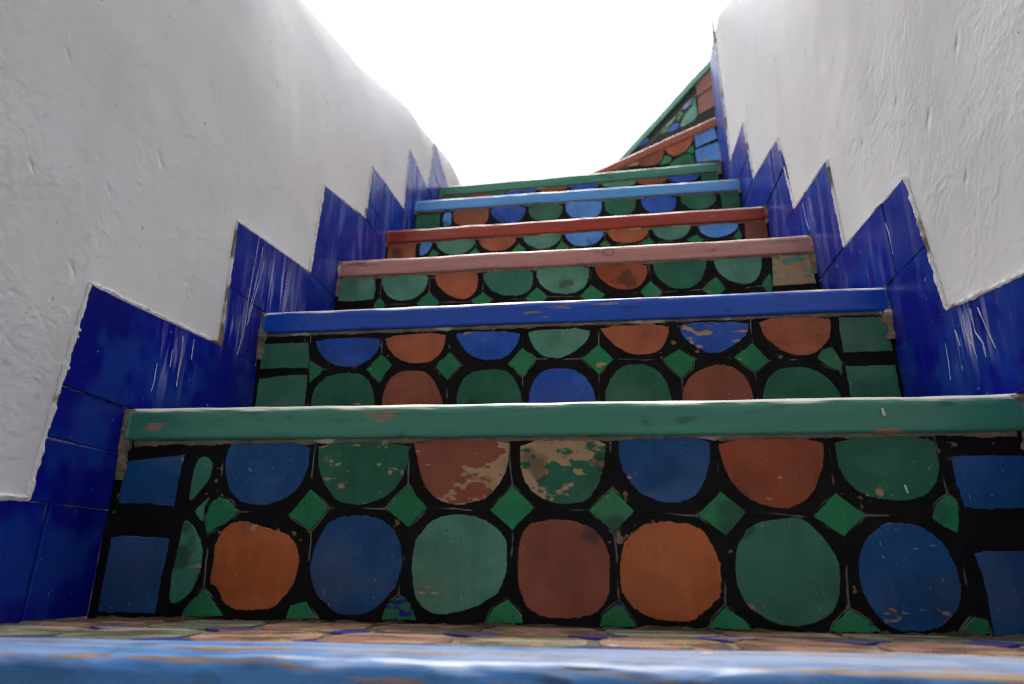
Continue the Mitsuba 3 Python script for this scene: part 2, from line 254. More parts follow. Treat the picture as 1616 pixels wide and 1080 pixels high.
TILES = {
 1: [
  ('edge_tile', 'db', 10, [-3, 1698, 764, 1774, 731, 1562, 731, 1174, 412, 1211, -10, 1217, -13, 1404]),
  ('edge_tile', 'db', 10, [-86, 834, 170, 858, 740, 833, 715, 419, 703, 41, -34, 51, -78, 559]),
  ('pod_tile', 'tg', 5, [1033, 1739, 1122, 1657, 1107, 1496, 980, 1322, 907, 1249, 898, 1465, 921, 1675, 965, 1730]),
  ('pod_tile', 'tg', 5, [1141, 1280, 1089, 1180, 1114, 1010, 1019, 1087, 993, 1143, 1067, 1211]),
  ('diamond_tile', 'gg', 10, [1261, 1280, 1404, 1227, 1504, 1125, 1372, 995, 1185, 903, 1138, 1087, 1186, 1211]),
  ('pod_tile', 'tg', 5, [874, 1040, 1011, 933, 1136, 751, 1153, 542, 1112, 336, 1002, 204, 862, 159, 838, 420, 869, 779]),
  ('diamond_tile', 'gg', 10, [1232, 303, 1407, 125, 1485, 41, 1034, 24, 1124, 163]),
  ('octagon_tile', 'db', 15, [1347, 1891, 2259, 1882, 2258, 1650, 2212, 1460, 2097, 1305, 1875, 1221, 1693, 1212, 1501, 1258, 1361, 1400, 1293, 1624, 1301, 1803]),
  ('octagon_tile', 'og', 10, [1587, 1011, 1777, 960, 2082, 883, 2227, 759, 2273, 583, 2239, 380, 2158, 265, 2048, 127, 1827, 112, 1602, 120, 1479, 183, 1408, 326, 1304, 368, 1316, 603, 1304, 782, 1410, 965]),
  ('diamond_tile', 'gg', 20, [2339, 1366, 2556, 1166, 2385, 939, 2123, 1089]),
  ('diamond_tile', 'gg', 55, [2404, 184, 2545, 33, 2219, 18, 2250, 153]),
  ('octagon_tile', 'dg', 90, [2402, 1890, 3409, 1880, 3410, 1631, 3337, 1422, 3145, 1264, 2860, 1209, 2674, 1250, 2510, 1424, 2414, 1637]),
  ('octagon_tile', 'db', 25, [2458, 729, 2575, 997, 2729, 1052, 2922, 1076, 3148, 1040, 3297, 943, 3399, 795, 3426, 594, 3378, 370, 3270, 243, 3141, 116, 2820, 79, 2702, 145, 2535, 269, 2432, 499]),
  ('diamond_tile', 'gv', 30, [3456, 1410, 3669, 1167, 3482, 973, 3232, 1167]),
  ('diamond_tile', 'gv', 30, [3419, 250, 3545, 189, 3614, 39, 3267, 33, 3303, 171]),
  ('octagon_tile', 'lg', 22, [3731, 1004, 3867, 1072, 4053, 1082, 4270, 1050, 4440, 948, 4548, 819, 4546, 522, 4481, 341, 4321, 229, 4116, 144, 3880, 99, 3728, 151, 3616, 259, 3562, 511, 3572, 769, 3643, 901]),
  ('octagon_tile', 'rd', 80, [3508, 1894, 4548, 1909, 4542, 1635, 4477, 1468, 4356, 1302, 4110, 1218, 3892, 1227, 3714, 1333, 3609, 1533, 3549, 1736]),
  ('diamond_tile', 'gg', 20, [4617, 1392, 4847, 1168, 4622, 949, 4384, 1147]),
  ('diamond_tile', 'gv', 35, [4585, 239, 4732, 101, 4727, 28, 4370, 27, 4440, 168]),
  ('octagon_tile', 'dg', 95, [4721, 1888, 5617, 1897, 5593, 1628, 5527, 1419, 5419, 1271, 5238, 1213, 4998, 1242, 4801, 1391, 4723, 1573]),
  ('diamond_tile', 'gg', 15, [5689, 1359, 5901, 1141, 5689, 925, 5446, 1149]),
  ('diamond_tile', 'gv', 60, [5721, 238, 5866, 30, 5851, 8, 5524, 2, 5562, 129]),
  ('octagon_tile', 'rd', 15, [4787, 979, 5027, 1032, 5265, 1024, 5455, 953, 5583, 812, 5620, 617, 5605, 317, 5521, 181, 5363, 104, 5078, 94, 4877, 130, 4761, 222, 4701, 413, 4699, 720, 4728, 863]),
  ('octagon_tile', 'db', 20, [5785, 1897, 6719, 1900, 6699, 1643, 6638, 1445, 6509, 1282, 6331, 1230, 6104, 1262, 5932, 1381, 5820, 1568, 5780, 1752]),
  ('octagon_tile', 'og', 12, [5878, 901, 6025, 997, 6221, 1017, 6445, 1005, 6587, 930, 6682, 775, 6728, 560, 6714, 320, 6544, 187, 6414, 91, 6135, 86, 5921, 159, 5769, 306, 5747, 549, 5788, 768]),
  ('octagon_tile', 'ro', 30, [6841, 1866, 7878, 1878, 7844, 1614, 7746, 1384, 7618, 1242, 7444, 1171, 7252, 1199, 7063, 1285, 6935, 1444, 6867, 1650]),
  ('diamond_tile', 'gg', 10, [6797, 1328, 7034, 1128, 6818, 903, 6565, 1099]),
  ('diamond_tile', 'gg', 10, [6759, 208, 6912, 102, 6982, -4, 6579, -8, 6656, 110]),
  ('octagon_tile', 'dg', 10, [8033, 1883, 8947, 1881, 8973, 1635, 8930, 1465, 8826, 1325, 8654, 1255, 8466, 1256, 8231, 1312, 8085, 1440, 8025, 1613]),
  ('diamond_tile', 'gg', 10, [7944, 1312, 8188, 1103, 7971, 904, 7704, 1088]),
  ('diamond_tile', 'gv', 12, [7929, 202, 8085, 111, 8186, -37, 7827, -70, 7732, -9, 7797, 93]),
  ('octagon_tile', 'mg', 20, [7015, 918, 7150, 1016, 7347, 1045, 7555, 1059, 7645, 1004, 7786, 827, 7873, 666, 7851, 402, 7788, 220, 7615, 102, 7399, 55, 7167, 107, 6992, 233, 6922, 363, 6895, 576, 6932, 766]),
  ('diamond_tile', 'gg', 10, [9019, 1291, 9074, 1228, 9068, 1050, 9035, 942, 8928, 996, 8831, 1077, 8900, 1214]),
  ('octagon_tile', 'db', 40, [8192, 857, 8376, 1015, 8588, 1008, 8761, 941, 8895, 808, 8952, 624, 8966, 418, 8913, 265, 8772, 112, 8610, 47, 8430, 31, 8261, 90, 8131, 252, 8079, 431, 8084, 615, 8124, 749]),
  ('edge_tile', 'db', 35, [9116, 1685, 9452, 1694, 9807, 1686, 10002, 1678, 9975, 1378, 9956, 1174, 9700, 1173, 9401, 1160, 9158, 1187, 9120, 1408]),
  ('edge_tile', 'db', 10, [9167, 744, 9260, 763, 9880, 768, 9830, 430, 9764, 22, 9200, 2, 9207, 295, 9193, 549]),
  ('diamond_tile', 'gg', 15, [9044, 162, 9151, 132, 9154, 21, 9100, -66, 8914, -70, 8922, 41]),
 ],
 2: [
  ('edge_tile', 'mg', 10, [3, 1762, 818, 1763, 857, 1621, 880, 1309, 490, 1332, -31, 1318, -9, 1575]),
  ('edge_tile', 'mg', 12, [-27, 1153, 396, 1196, 881, 1201, 882, 968, 880, 658, 873, 408, -88, 407, -61, 734, -50, 919]),
  ('diamond_tile', 'gg', 10, [884, 1437, 1121, 1284, 1092, 1213, 932, 1074]),
  ('octagon_tile', 'bl', 12, [974, 1802, 2037, 1801, 2049, 1636, 1937, 1458, 1766, 1355, 1589, 1324, 1369, 1349, 1157, 1465, 1031, 1615]),
  ('octagon_tile', 'og', 5, [2162, 1815, 3152, 1841, 3134, 1617, 3054, 1458, 2902, 1356, 2621, 1354, 2404, 1425, 2231, 1612]),
  ('octagon_tile', 'bl', 20, [3353, 1844, 4375, 1817, 4326, 1612, 4209, 1456, 4040, 1367, 3767, 1375, 3557, 1478, 3411, 1679]),
  ('octagon_tile', 'lg', 8, [4546, 1824, 5477, 1834, 5443, 1621, 5201, 1431, 5012, 1364, 4813, 1381, 4648, 1512, 4546, 1696]),
  ('diamond_tile', 'gg', 15, [2113, 1507, 2298, 1321, 2111, 1060, 1882, 1262]),
  ('diamond_tile', 'gg', 10, [3245, 1488, 3426, 1287, 3228, 1048, 3038, 1271]),
  ('diamond_tile', 'gg', 10, [4428, 1530, 4631, 1355, 4431, 1077, 4194, 1282]),
  ('octagon_tile', 'dg', 20, [1017, 894, 1123, 1086, 1348, 1188, 1745, 1187, 1896, 1084, 1999, 905, 2043, 661, 1953, 389, 1752, 290, 1365, 297, 1141, 403, 1007, 648]),
  ('octagon_tile', 'rd', 10, [2226, 934, 2319, 1108, 2489, 1209, 2840, 1192, 2986, 1054, 3062, 913, 3159, 671, 3102, 435, 2956, 304, 2479, 295, 2261, 451, 2181, 692]),
  ('octagon_tile', 'dg', 6, [3424, 870, 3502, 1075, 3704, 1174, 4111, 1190, 4281, 1054, 4383, 847, 4398, 644, 4305, 413, 4126, 284, 3729, 274, 3507, 428, 3408, 666]),
  ('octagon_tile', 'bl', 8, [4550, 613, 4564, 844, 4648, 1045, 4812, 1164, 5197, 1163, 5391, 1045, 5503, 851, 5554, 591, 5472, 397, 5298, 254, 4847, 252, 4624, 393]),
  ('octagon_tile', 'og', 8, [5666, 1845, 6699, 1851, 6670, 1647, 6579, 1475, 6460, 1391, 6133, 1385, 5939, 1496, 5762, 1680]),
  ('octagon_tile', 'bl', 55, [6880, 1859, 7896, 1840, 7864, 1673, 7691, 1506, 7457, 1376, 7297, 1364, 7113, 1474, 6931, 1637]),
  ('octagon_tile', 'og', 5, [8074, 1875, 9077, 1876, 9047, 1594, 8944, 1428, 8760, 1299, 8514, 1300, 8310, 1416, 8141, 1593]),
  ('edge_tile', 'mg', 5, [9224, 1863, 9990, 1849, 10030, 1626, 10012, 1318, 9639, 1311, 9219, 1318, 9209, 1588]),
  ('edge_tile', 'mg', 5, [9214, 1102, 9549, 1101, 10022, 1100, 10018, 706, 10020, 359, 9206, 343, 9224, 693]),
  ('diamond_tile', 'gg', 10, [5624, 1535, 5833, 1307, 5611, 1088, 5368, 1339]),
  ('diamond_tile', 'gg', 20, [6852, 1431, 7052, 1286, 7009, 1133, 6857, 1002, 6737, 1124, 6601, 1283]),
  ('diamond_tile', 'gg', 10, [7942, 1490, 8128, 1218, 7931, 1049, 7655, 1284]),
  ('diamond_tile', 'gg', 20, [9061, 1390, 9166, 1153, 9135, 1028, 8951, 1126, 8843, 1229, 8918, 1345]),
  ('octagon_tile', 'dg', 5, [5735, 845, 5858, 1081, 6026, 1197, 6288, 1206, 6510, 1097, 6626, 890, 6676, 655, 6599, 425, 6435, 298, 5990, 289, 5802, 408, 5714, 676]),
  ('octagon_tile', 'rd', 5, [6874, 783, 6983, 982, 7183, 1111, 7441, 1172, 7655, 1098, 7795, 926, 7863, 660, 7777, 403, 7613, 277, 7151, 269, 6942, 386, 6859, 650]),
  ('octagon_tile', 'dg', 5, [8063, 820, 8173, 999, 8336, 1084, 8644, 1095, 8844, 997, 9004, 828, 9083, 632, 8990, 379, 8781, 241, 8306, 249, 8077, 365, 8012, 624]),
 ],
 3: [
  ('edge_tile', 'lg', 12, [-18, 1917, 815, 1934, 859, 1625, 827, 1384, 391, 1365, -25, 1385, -38, 1712]),
  ('octagon_tile', 'lg', 5, [993, 1924, 1985, 1910, 1998, 1667, 1893, 1491, 1709, 1361, 1443, 1322, 1206, 1406, 1055, 1615]),
  ('octagon_tile', 'og', 5, [2197, 1898, 3090, 1909, 3116, 1667, 3048, 1433, 2884, 1303, 2659, 1326, 2427, 1464, 2246, 1674]),
  ('octagon_tile', 'mg', 5, [3260, 1880, 4274, 1903, 4283, 1605, 4210, 1413, 3992, 1326, 3662, 1343, 3400, 1494, 3264, 1739]),
  ('octagon_tile', 'lg', 5, [4410, 1915, 5463, 1914, 5438, 1582, 5327, 1394, 5040, 1301, 4718, 1348, 4501, 1515, 4410, 1717]),
  ('octagon_tile', 'ro', 5, [5626, 1899, 6650, 1904, 6636, 1609, 6473, 1387, 6243, 1337, 5978, 1392, 5753, 1573, 5649, 1748]),
  ('octagon_tile', 'dg', 5, [6811, 1916, 7842, 1927, 7812, 1669, 7675, 1427, 7444, 1295, 7148, 1331, 6933, 1509, 6830, 1703]),
  ('octagon_tile', 'lg', 5, [8028, 1929, 8933, 1946, 8901, 1690, 8812, 1448, 8620, 1336, 8334, 1392, 8129, 1568, 8034, 1761]),
  ('edge_tile', 'wr', 100, [9149, 1925, 10052, 1953, 10058, 1280, 9100, 1270]),
  ('diamond_tile', 'gg', 5, [973, 1409, 1121, 1250, 1000, 1057, 850, 1243]),
  ('diamond_tile', 'gg', 5, [2066, 1471, 2286, 1234, 2090, 1007, 1812, 1237]),
  ('diamond_tile', 'gg', 5, [3235, 1412, 3443, 1236, 3228, 994, 2998, 1239]),
  ('diamond_tile', 'gg', 5, [4392, 1450, 4609, 1257, 4393, 1017, 4157, 1240]),
  ('diamond_tile', 'gg', 5, [5517, 1458, 5781, 1235, 5526, 999, 5299, 1238]),
  ('diamond_tile', 'gg', 5, [6724, 1478, 6937, 1239, 6720, 1024, 6524, 1260]),
  ('diamond_tile', 'gg', 5, [8013, 1500, 8175, 1237, 7959, 1045, 7755, 1259]),
  ('diamond_tile', 'gg', 5, [9055, 1537, 9080, 1251, 9026, 1073, 8904, 1281]),
 ],
 4: [
  ('edge_tile', 'og', 10, [-94, 1935, 810, 1926, 813, 1463, 796, 1184, -89, 1213, -91, 1561]),
  ('pod_tile', 'lb', 5, [956, 1916, 1269, 1921, 1209, 1693, 1072, 1559, 929, 1547]),
  ('octagon_tile', 'lg', 5, [1390, 1912, 2437, 1928, 2396, 1717, 2213, 1551, 1933, 1483, 1694, 1534, 1472, 1701]),
  ('octagon_tile', 'og', 8, [2555, 1936, 3559, 1943, 3515, 1743, 3287, 1556, 2916, 1530, 2656, 1674]),
  ('octagon_tile', 'lg', 10, [3744, 1955, 4729, 1937, 4728, 1761, 4477, 1553, 4159, 1509, 3838, 1696]),
  ('octagon_tile', 'lb', 10, [4869, 1952, 5825, 1923, 5796, 1751, 5621, 1557, 5280, 1515, 5037, 1586, 4892, 1786]),
  ('octagon_tile', 'og', 10, [5947, 1930, 6980, 1911, 6947, 1725, 6774, 1576, 6486, 1531, 6153, 1591, 6014, 1763]),
  ('octagon_tile', 'lg', 5, [7100, 1929, 8067, 1913, 7959, 1707, 7763, 1561, 7481, 1538, 7205, 1653]),
  ('octagon_tile', 'lb', 10, [8230, 1912, 9213, 1894, 9162, 1728, 8967, 1584, 8641, 1527, 8372, 1625]),
  ('edge_tile', 'rd', 5, [9385, 1924, 10204, 1943, 10275, 1555, 10297, 1258, 9375, 1268, 9372, 1529]),
  ('diamond_tile', 'gg', 5, [1306, 1676, 1456, 1534, 1321, 1380, 1194, 1515]),
  ('diamond_tile', 'gg', 5, [2470, 1610, 2614, 1489, 2478, 1332, 2300, 1495]),
  ('diamond_tile', 'gg', 5, [3631, 1674, 3816, 1512, 3635, 1334, 3472, 1504]),
  ('diamond_tile', 'gg', 5, [4772, 1668, 4928, 1498, 4769, 1335, 4612, 1494]),
  ('diamond_tile', 'gg', 5, [5889, 1620, 6006, 1499, 5881, 1341, 5755, 1505]),
  ('diamond_tile', 'gg', 5, [6990, 1625, 7126, 1498, 6976, 1349, 6818, 1509]),
  ('diamond_tile', 'gg', 5, [8187, 1638, 8325, 1496, 8167, 1349, 7947, 1517]),
  ('diamond_tile', 'gg', 5, [9228, 1697, 9271, 1520, 9221, 1357, 9098, 1511]),
 ],
 5: [
  ('edge_tile', 'dg', 5, [35, 1836, 822, 1828, 814, 1416, 820, 1055, 24, 1059, 31, 1421]),
  ('pod_tile', 'lb', 5, [935, 1820, 1185, 1827, 1174, 1421, 1041, 1310, 926, 1396]),
  ('octagon_tile', 'rd', 8, [1293, 1917, 2343, 1900, 2350, 1610, 2274, 1387, 1922, 1279, 1368, 1408, 1277, 1625]),
  ('octagon_tile', 'bl', 5, [2453, 1874, 3513, 1887, 3488, 1588, 3355, 1395, 3061, 1308, 2735, 1390, 2513, 1628]),
  ('octagon_tile', 'dg', 5, [3675, 1887, 4664, 1873, 4634, 1565, 4501, 1397, 4130, 1334, 3784, 1418, 3660, 1636]),
  ('octagon_tile', 'lb', 8, [4807, 1937, 5841, 1924, 5831, 1570, 5695, 1387, 5341, 1322, 4943, 1408, 4803, 1645]),
  ('octagon_tile', 'dg', 5, [5983, 1914, 6875, 1891, 6844, 1559, 6698, 1411, 6416, 1367, 6082, 1455, 5985, 1623]),
  ('octagon_tile', 'bl', 5, [7083, 1894, 8056, 1884, 8033, 1504, 7861, 1390, 7528, 1344, 7256, 1427, 7084, 1670]),
  ('octagon_tile', 'dg', 5, [8250, 1901, 9207, 1891, 9214, 1637, 9010, 1450, 8735, 1395, 8467, 1453, 8236, 1679]),
  ('edge_tile', 'dg', 5, [9369, 1878, 10124, 1883, 10140, 1473, 10153, 1161, 9391, 1154, 9390, 1466]),
 ],
 6: [
  ('edge_tile', 'mg', 5, [32, 1972, 986, 1974, 997, 1650, 47, 1653]),
  ('octagon_tile', 'rd', 5, [1084, 1958, 1896, 1937, 1902, 1672, 1517, 1587, 1125, 1710]),
  ('octagon_tile', 'mg', 5, [1960, 1959, 2442, 1941, 2413, 1730, 2223, 1641, 1978, 1714]),
  ('octagon_tile', 'bl', 5, [2506, 1935, 3553, 1946, 3540, 1707, 3049, 1634, 2540, 1753]),
  ('octagon_tile', 'rd', 5, [3741, 1956, 4678, 1948, 4650, 1740, 4240, 1639, 3773, 1776]),
  ('octagon_tile', 'bl', 5, [4827, 2008, 5798, 1972, 5793, 1766, 5290, 1641, 4837, 1784]),
  ('octagon_tile', 'lg', 5, [5998, 1975, 7085, 1979, 7075, 1753, 6547, 1639, 6012, 1768]),
  ('octagon_tile', 'rd', 5, [7183, 1984, 8156, 1998, 8142, 1759, 7653, 1650, 7206, 1778]),
  ('octagon_tile', 'bl', 5, [8252, 1996, 9239, 1969, 9223, 1747, 8741, 1647, 8270, 1769]),
  ('edge_tile', 'dg', 5, [9360, 1897, 10050, 1885, 10055, 1567, 9356, 1585]),
 ],
 7: [
  ('edge_tile', 'tn', 30, [8212, 2193, 9150, 2157, 9147, 1723, 8097, 2037]),
  ('octagon_tile', 'rd', 5, [9217, 2128, 10241, 2101, 10249, 1736, 10036, 1438, 9257, 1642]),
  ('octagon_tile', 'og', 5, [10404, 2125, 11494, 2105, 11467, 1765, 11203, 1503, 10767, 1442, 10501, 1689, 10395, 1998]),
  ('octagon_tile', 'dg', 5, [10626, 1215, 11068, 1340, 11423, 1214, 11488, 903, 11500, 680, 10519, 1037]),
  ('diamond_tile', 'gg', 5, [10369, 1618, 10608, 1415, 10501, 1236, 10126, 1334]),
  ('diamond_tile', 'gg', 5, [11510, 1554, 11526, 1231, 11225, 1397]),
  ('edge_tile', 'lb', 8, [11583, 2095, 12377, 2033, 12467, 1427, 11618, 1410]),
  ('edge_tile', 'lb', 20, [11582, 1332, 12481, 1266, 12526, 511, 11598, 793]),
 ],
 8: [
  ('edge_tile', 'rd', 5, [12476, 2536, 13432, 2446, 13514, 1544, 12526, 1760]),
  ('edge_tile', 'rd', 5, [12564, 1678, 13516, 1490, 13528, 648, 12517, 933]),
  ('octagon_tile', 'lb', 5, [11353, 2598, 12324, 2512, 12367, 2063, 12029, 1755, 11630, 1832, 11363, 2233]),
  ('diamond_tile', 'gg', 5, [12416, 1820, 12433, 1412, 12136, 1644]),
  ('octagon_tile', 'lg', 5, [10248, 2590, 11182, 2507, 11185, 2076, 10883, 1788, 10388, 1802, 10203, 2181]),
  ('diamond_tile', 'gg', 5, [11395, 1871, 11577, 1645, 11197, 1537, 11110, 1703]),
  ('octagon_tile', 'lg', 5, [11417, 1352, 11905, 1567, 12343, 1476, 12395, 884, 11640, 1061, 11346, 1191]),
  ('octagon_tile', 'rd', 5, [9055, 2511, 10112, 2391, 10114, 1878, 9656, 1926, 9070, 2050]),
  ('diamond_tile', 'gg', 5, [10227, 1874, 10453, 1686, 10363, 1581, 9925, 1726]),
  ('octagon_tile', 'bl', 5, [10650, 1661, 11071, 1553, 11200, 1290, 10934, 1293, 10395, 1560]),
  ('edge_tile', 'bl', 5, [8038, 2450, 8850, 2306, 8949, 2054, 8090, 2302]),
 ],
}

# ---------------------------------------------------------------- the setting
gm = trimesh.creation.box([120, 120, .5]); gm.apply_translation([0, 0, -.95])
put('ground', gm, 'ground_earth'); labels['ground'] = {'label': 'pale earth ground at the foot of the stairs', 'kind': 'structure'}

# ---------------------------------------------------------------- the two walls
# stepped blue skirting: for each step its front edge (bottom y, top y) and the height of its top edge (front, back)
LT = [(-.42, -.42, .10, .114), (.157, .177, .353, .370), (.449, .444, .576, .612), (.721, .744, .822, .881), (.995, 1.011, 1.042, 1.075), (1.294, 1.316, 1.298, 1.295), (1.545, 1.612, 1.518, 1.489)]
RT_ = [(-.42, -.42, .10, .125), (.120, .130, .333, .369), (.397, .435, .582, .599), (.685, .705, .787, .808), (.923, .980, 1.025, 1.071), (1.226, 1.275, 1.283, 1.285), (1.473, 1.530, 1.90, 1.90)]
NOS = {-2: ((-.492, -.60), (.497, -.55)), -1: ((-.492, -.318), (.497, -.262)), 0: ((-.492, -.036), (.497, .014)), 1: ((-.491, .270), (.497, .274)), 2: ((-.494, .557), (.499, .543)), 3: ((-.494, .853), (.499, .829)), 4: ((-.494, 1.156), (.499, 1.124)), 5: ((-.494, 1.401), (.499, 1.376)),
       6: ((-.494, 1.705), (.499, 1.648)), 7: ((-.50, 2.440), (.519, 1.714)), 8: ((-.10, 2.939), (.524, 1.733))}
def sk_top(side, y):
    tt = LT if side < 0 else RT_
    z = np.full(np.shape(y), -9.0)
    for k, (yb, yt, zf, zb) in enumerate(tt):
        ye = tt[k + 1][0] if k + 1 < len(tt) else 1.86 if side < 0 else 1.9
        inside = (y >= yb) & (y < ye)
        z = np.where(inside, np.maximum(z, zf + (zb - zf) * np.clip((y - yt) / max(ye - yt, .01), 0, 1)), z)
    return z
def top_line(side, y):  # unseen extra height added behind the camera to shade the lower stairs
    if side < 0:
        return np.interp(y, [-3, -.2, .05, .38, .6, .8, 1.0, 1.5, 2.0, 3.4], [4.6, 4.4, 2.6, 1.58, 1.45, 1.52, 1.56, 1.595, 1.77, 1.86])
    return np.interp(y, [-3, -.1, .40, .7, 1.15, 1.5, 1.8], [4.6, 4.4, 2.10, 1.72, 1.78, 1.94, 2.02])
def wall_mesh(side, y0, y1, round_end):
    ys = np.concatenate([np.arange(y0, -.35, .05), np.arange(-.35, y1 + 1e-6, .009)])
    zt = top_line(side, ys)
    ker = np.hanning(31 if side < 0 else 15); ker /= ker.sum()
    zt = np.convolve(np.pad(zt, len(ker) // 2, 'edge'), ker, 'valid')
    thick = .42
    a = .30
    zline = .353 + (ys - .177) * .83 + .02
    if side > 0: zline = np.interp(ys, [-1, .2, .9, 1.46, 1.8], [-.4, .41, 1.15, 1.82, 1.90])
    bs = np.clip(zt - np.maximum(zline, zt - .75), .10 if side > 0 else .18, .75)
    bs = np.convolve(np.pad(bs, len(ker) // 2, 'edge'), ker, 'valid')
    th = np.linspace(0, np.pi / 2, 40)[1:]
    nz = 260
    rows = []
    for y, top, b in zip(ys, zt, bs):
        a = min(max(b * .8, .12), .34)
        zs = np.linspace(-.75, top - b, nz)
        x = np.concatenate([np.zeros(nz), a * (1 - np.cos(th)), [thick, thick]])
        z = np.concatenate([zs, top - b + b * np.sin(th), [top, -.75]])
        rows.append(np.stack([x, np.full(len(x), y), z], 1))
    V = np.array(rows)
    # hand-trowelled unevenness, fading to nothing where the tiles sit
    z, y = V[..., 2], V[..., 1]
    clear = np.clip((z - sk_top(side, y) - .012) / .16, 0, 1)
    q = np.stack([y * 4.5, z * 4.5, np.full_like(z, side * 3.)], -1)
    d = (meshkit.fbm(q * .8, 2, 3) - .5) * .010 + (meshkit.fbm(q * 4, 3, 9) - .5) * .0025
    V[..., 0] -= d * clear * (V[..., 0] < thick - .01)
    if round_end:
        e = np.clip((ys - (y1 - .03)) / .03, 0, 1)
        V[..., 0] += ((1 - np.sqrt(np.clip(1 - e ** 2, 0, 1))) * .03)[:, None] * (V[..., 0] < .1)
    last = V[-1:].copy(); last[..., 0] = thick
    V = np.concatenate([V, last])
    n, m = V.shape[:2]
    V = V.reshape(-1, 3)
    V[:, 0] = XL - V[:, 0] if side < 0 else XR + V[:, 0] + flare(V[:, 1])
    i, j = np.meshgrid(np.arange(n - 1), np.arange(m - 1), indexing='ij')
    k = i * m + j
    Q = np.stack([k, k + 1, k + m + 1, k + m], -1).reshape(-1, 4)
    F = np.vstack([Q[:, [0, 1, 2]], Q[:, [0, 2, 3]]])
    if side < 0:
        F = F[:, ::-1]
    return trimesh.Trimesh(V, F[:, ::-1], process=False)
def flare(y):   # the right wall opens a little where the stairs begin to turn
    return .017 * np.clip((y - 1.473) / .257, 0, 1)
def skirting(side, name):
    x = XL if side < 0 else XR
    an = np.array([-side, 0., 0.]); o = np.array([x, 0., 0.])
    tt = LT if side < 0 else RT_
    quads = []
    for k, (yb, yt, zf, zb) in enumerate(tt):
        last = k + 1 == len(tt)
        nb = tt[k + 1][0] if not last else (1.86 if side < 0 else 1.69)
        face = (NOS[k + 1][0] if side < 0 else NOS[k + 1][1])[1] + .004 if not last else nb
        zk = k * R
        f = lambda y: zf + (zb - zf) * np.clip((y - yt) / (nb - yt), 0, 1.0)
        if last and side > 0:
            quads.append([(yb, R * 5 + .118), (face, R * 5 + .118), (face, 1.634), (1.512, 1.634)])
            quads.append([(1.512, 1.634), (face, 1.634), (face, 1.855), (1.60, 1.83), (1.548, 1.765)])
            continue
        # the band along the tread, split where the joint shows
        ys = [yb + .112] if not last else []
        if k == 5 and side > 0: ys = [1.338, 1.473]
        if k == 0: ys = [-.13, -.02, .09 if side > 0 else .182]
        ybk = yb + (yt - yb) * .45
        edge = [(ybk, zk)] + [(s, zk) for s in ys] + [(face, zk)]
        topz = [(yt, f(yt))] + [(s + .004, f(s)) for s in ys] + [(face, f(nb) - .0006)]
        for i in range(len(edge) - 1):
            extra = [(nb, f(nb) - .0006)] if i == len(edge) - 2 and edge[i][0] < nb < face else []
            quads.append([edge[i], edge[i + 1], topz[i + 1]] + extra + [topz[i]])
        if not last:   # the column in front of the next riser
            y2, y2t = tt[k + 1][0], tt[k + 1][1]
            zt = (k + 1) * R
            ym = y2 + (y2t - y2) * .45
            z0 = zb
            if k == 0:
                zm = z0 + .064
                quads += [[(y2, z0), (face, z0), (face, zm), (y2 + .004, zm)], [(y2 + .004, zm), (face, zm), (face, zt), (ym, zt)]]
            elif k + 1 < len(tt) - 1 or side < 0:
                quads += [[(y2, z0), (face, z0), (face, zt), (ym, zt)]]
            else:
                quads += [[(y2, z0), (face, z0), (face, R * 5 + .118), (y2, R * 5 + .118)]] if R * 5 + .118 - z0 > .02 else []
    for i, qd in enumerate(quads):
        p = np.array(qd, float)
        c = p.mean(0)
        p = p + np.sign(c - p) * np.minimum(.0005, np.abs(c - p) * .1) + rng.normal(0, .0006, p.shape)
        if side > 0: p = p
        q = resample(p, .006)
        q = rough_edge(q, .0012, 90, i + 10 * side)
        proud = .0045 + rng.normal(0, .0006)
        tilt = rng.normal(0, .012, 2)
        m = plate(q, o, [0, 1, 0], [0, 0, 1], an, proud, .0009, .004)
        m.vertices[:, 0] += -side * np.clip((m.vertices[:, 1] - c[0]) * tilt[0] + (m.vertices[:, 2] - c[1]) * tilt[1], -.0016, .0016)
        if side > 0: m.vertices[:, 0] += flare(m.vertices[:, 1])
        put(name + '__skirting_tile', m, 'blue_glaze')
    # mortar showing along the plaster's edge
    path = []
    for k, (yb, yt, zf, zb) in enumerate(tt):
        if k: path += [(yb, tt[k - 1][3]), (yt, zf)]
        nb = tt[k + 1][0] if k + 1 < len(tt) else 1.8
        if not (side > 0 and k + 1 == len(tt)): path += [(nb, zb)] if k else [(-.3, zf), (nb, zb)]
    path = [(a, b + .0015) for a, b in path if a > -.31]
    P = np.array([[x - side * .002, a, b] for a, b in path])
    put(name + '__mortar', bead(P, .0030, 3 + side, [-side, 0, 0], squash=.9), 'edge_plaster', label='crumbling grey mortar along the edge of the blue tiles')
def drips(side, name, lines):
    x = (XL + .0044) if side < 0 else (XR - .0044)
    for i, l in enumerate(lines):
        P = np.array([[x, a, b] for a, b in l])
        put(name + '__paint_drip', bead(P, .0009 if side < 0 else .0010, i, [-side, 0, 0], sides=6, step=.003, squash=.55), 'drip_paint')
thing('plaster_wall', 'rough white plaster wall with stepped blue tile skirting, on the left of the stairs', 'wall')
thing('plaster_wall_001', 'rough white plaster wall with stepped blue tiles rising to a tall blue point, on the right of the stairs', 'wall')
put('plaster_wall__plaster', wall_mesh(-1, -2.6, 3.3, False), 'plaster', smooth=True)
put('plaster_wall_001__plaster', wall_mesh(1, -2.6, 1.74, True), 'plaster', smooth=True)
skirting(-1, 'plaster_wall'); skirting(1, 'plaster_wall_001')
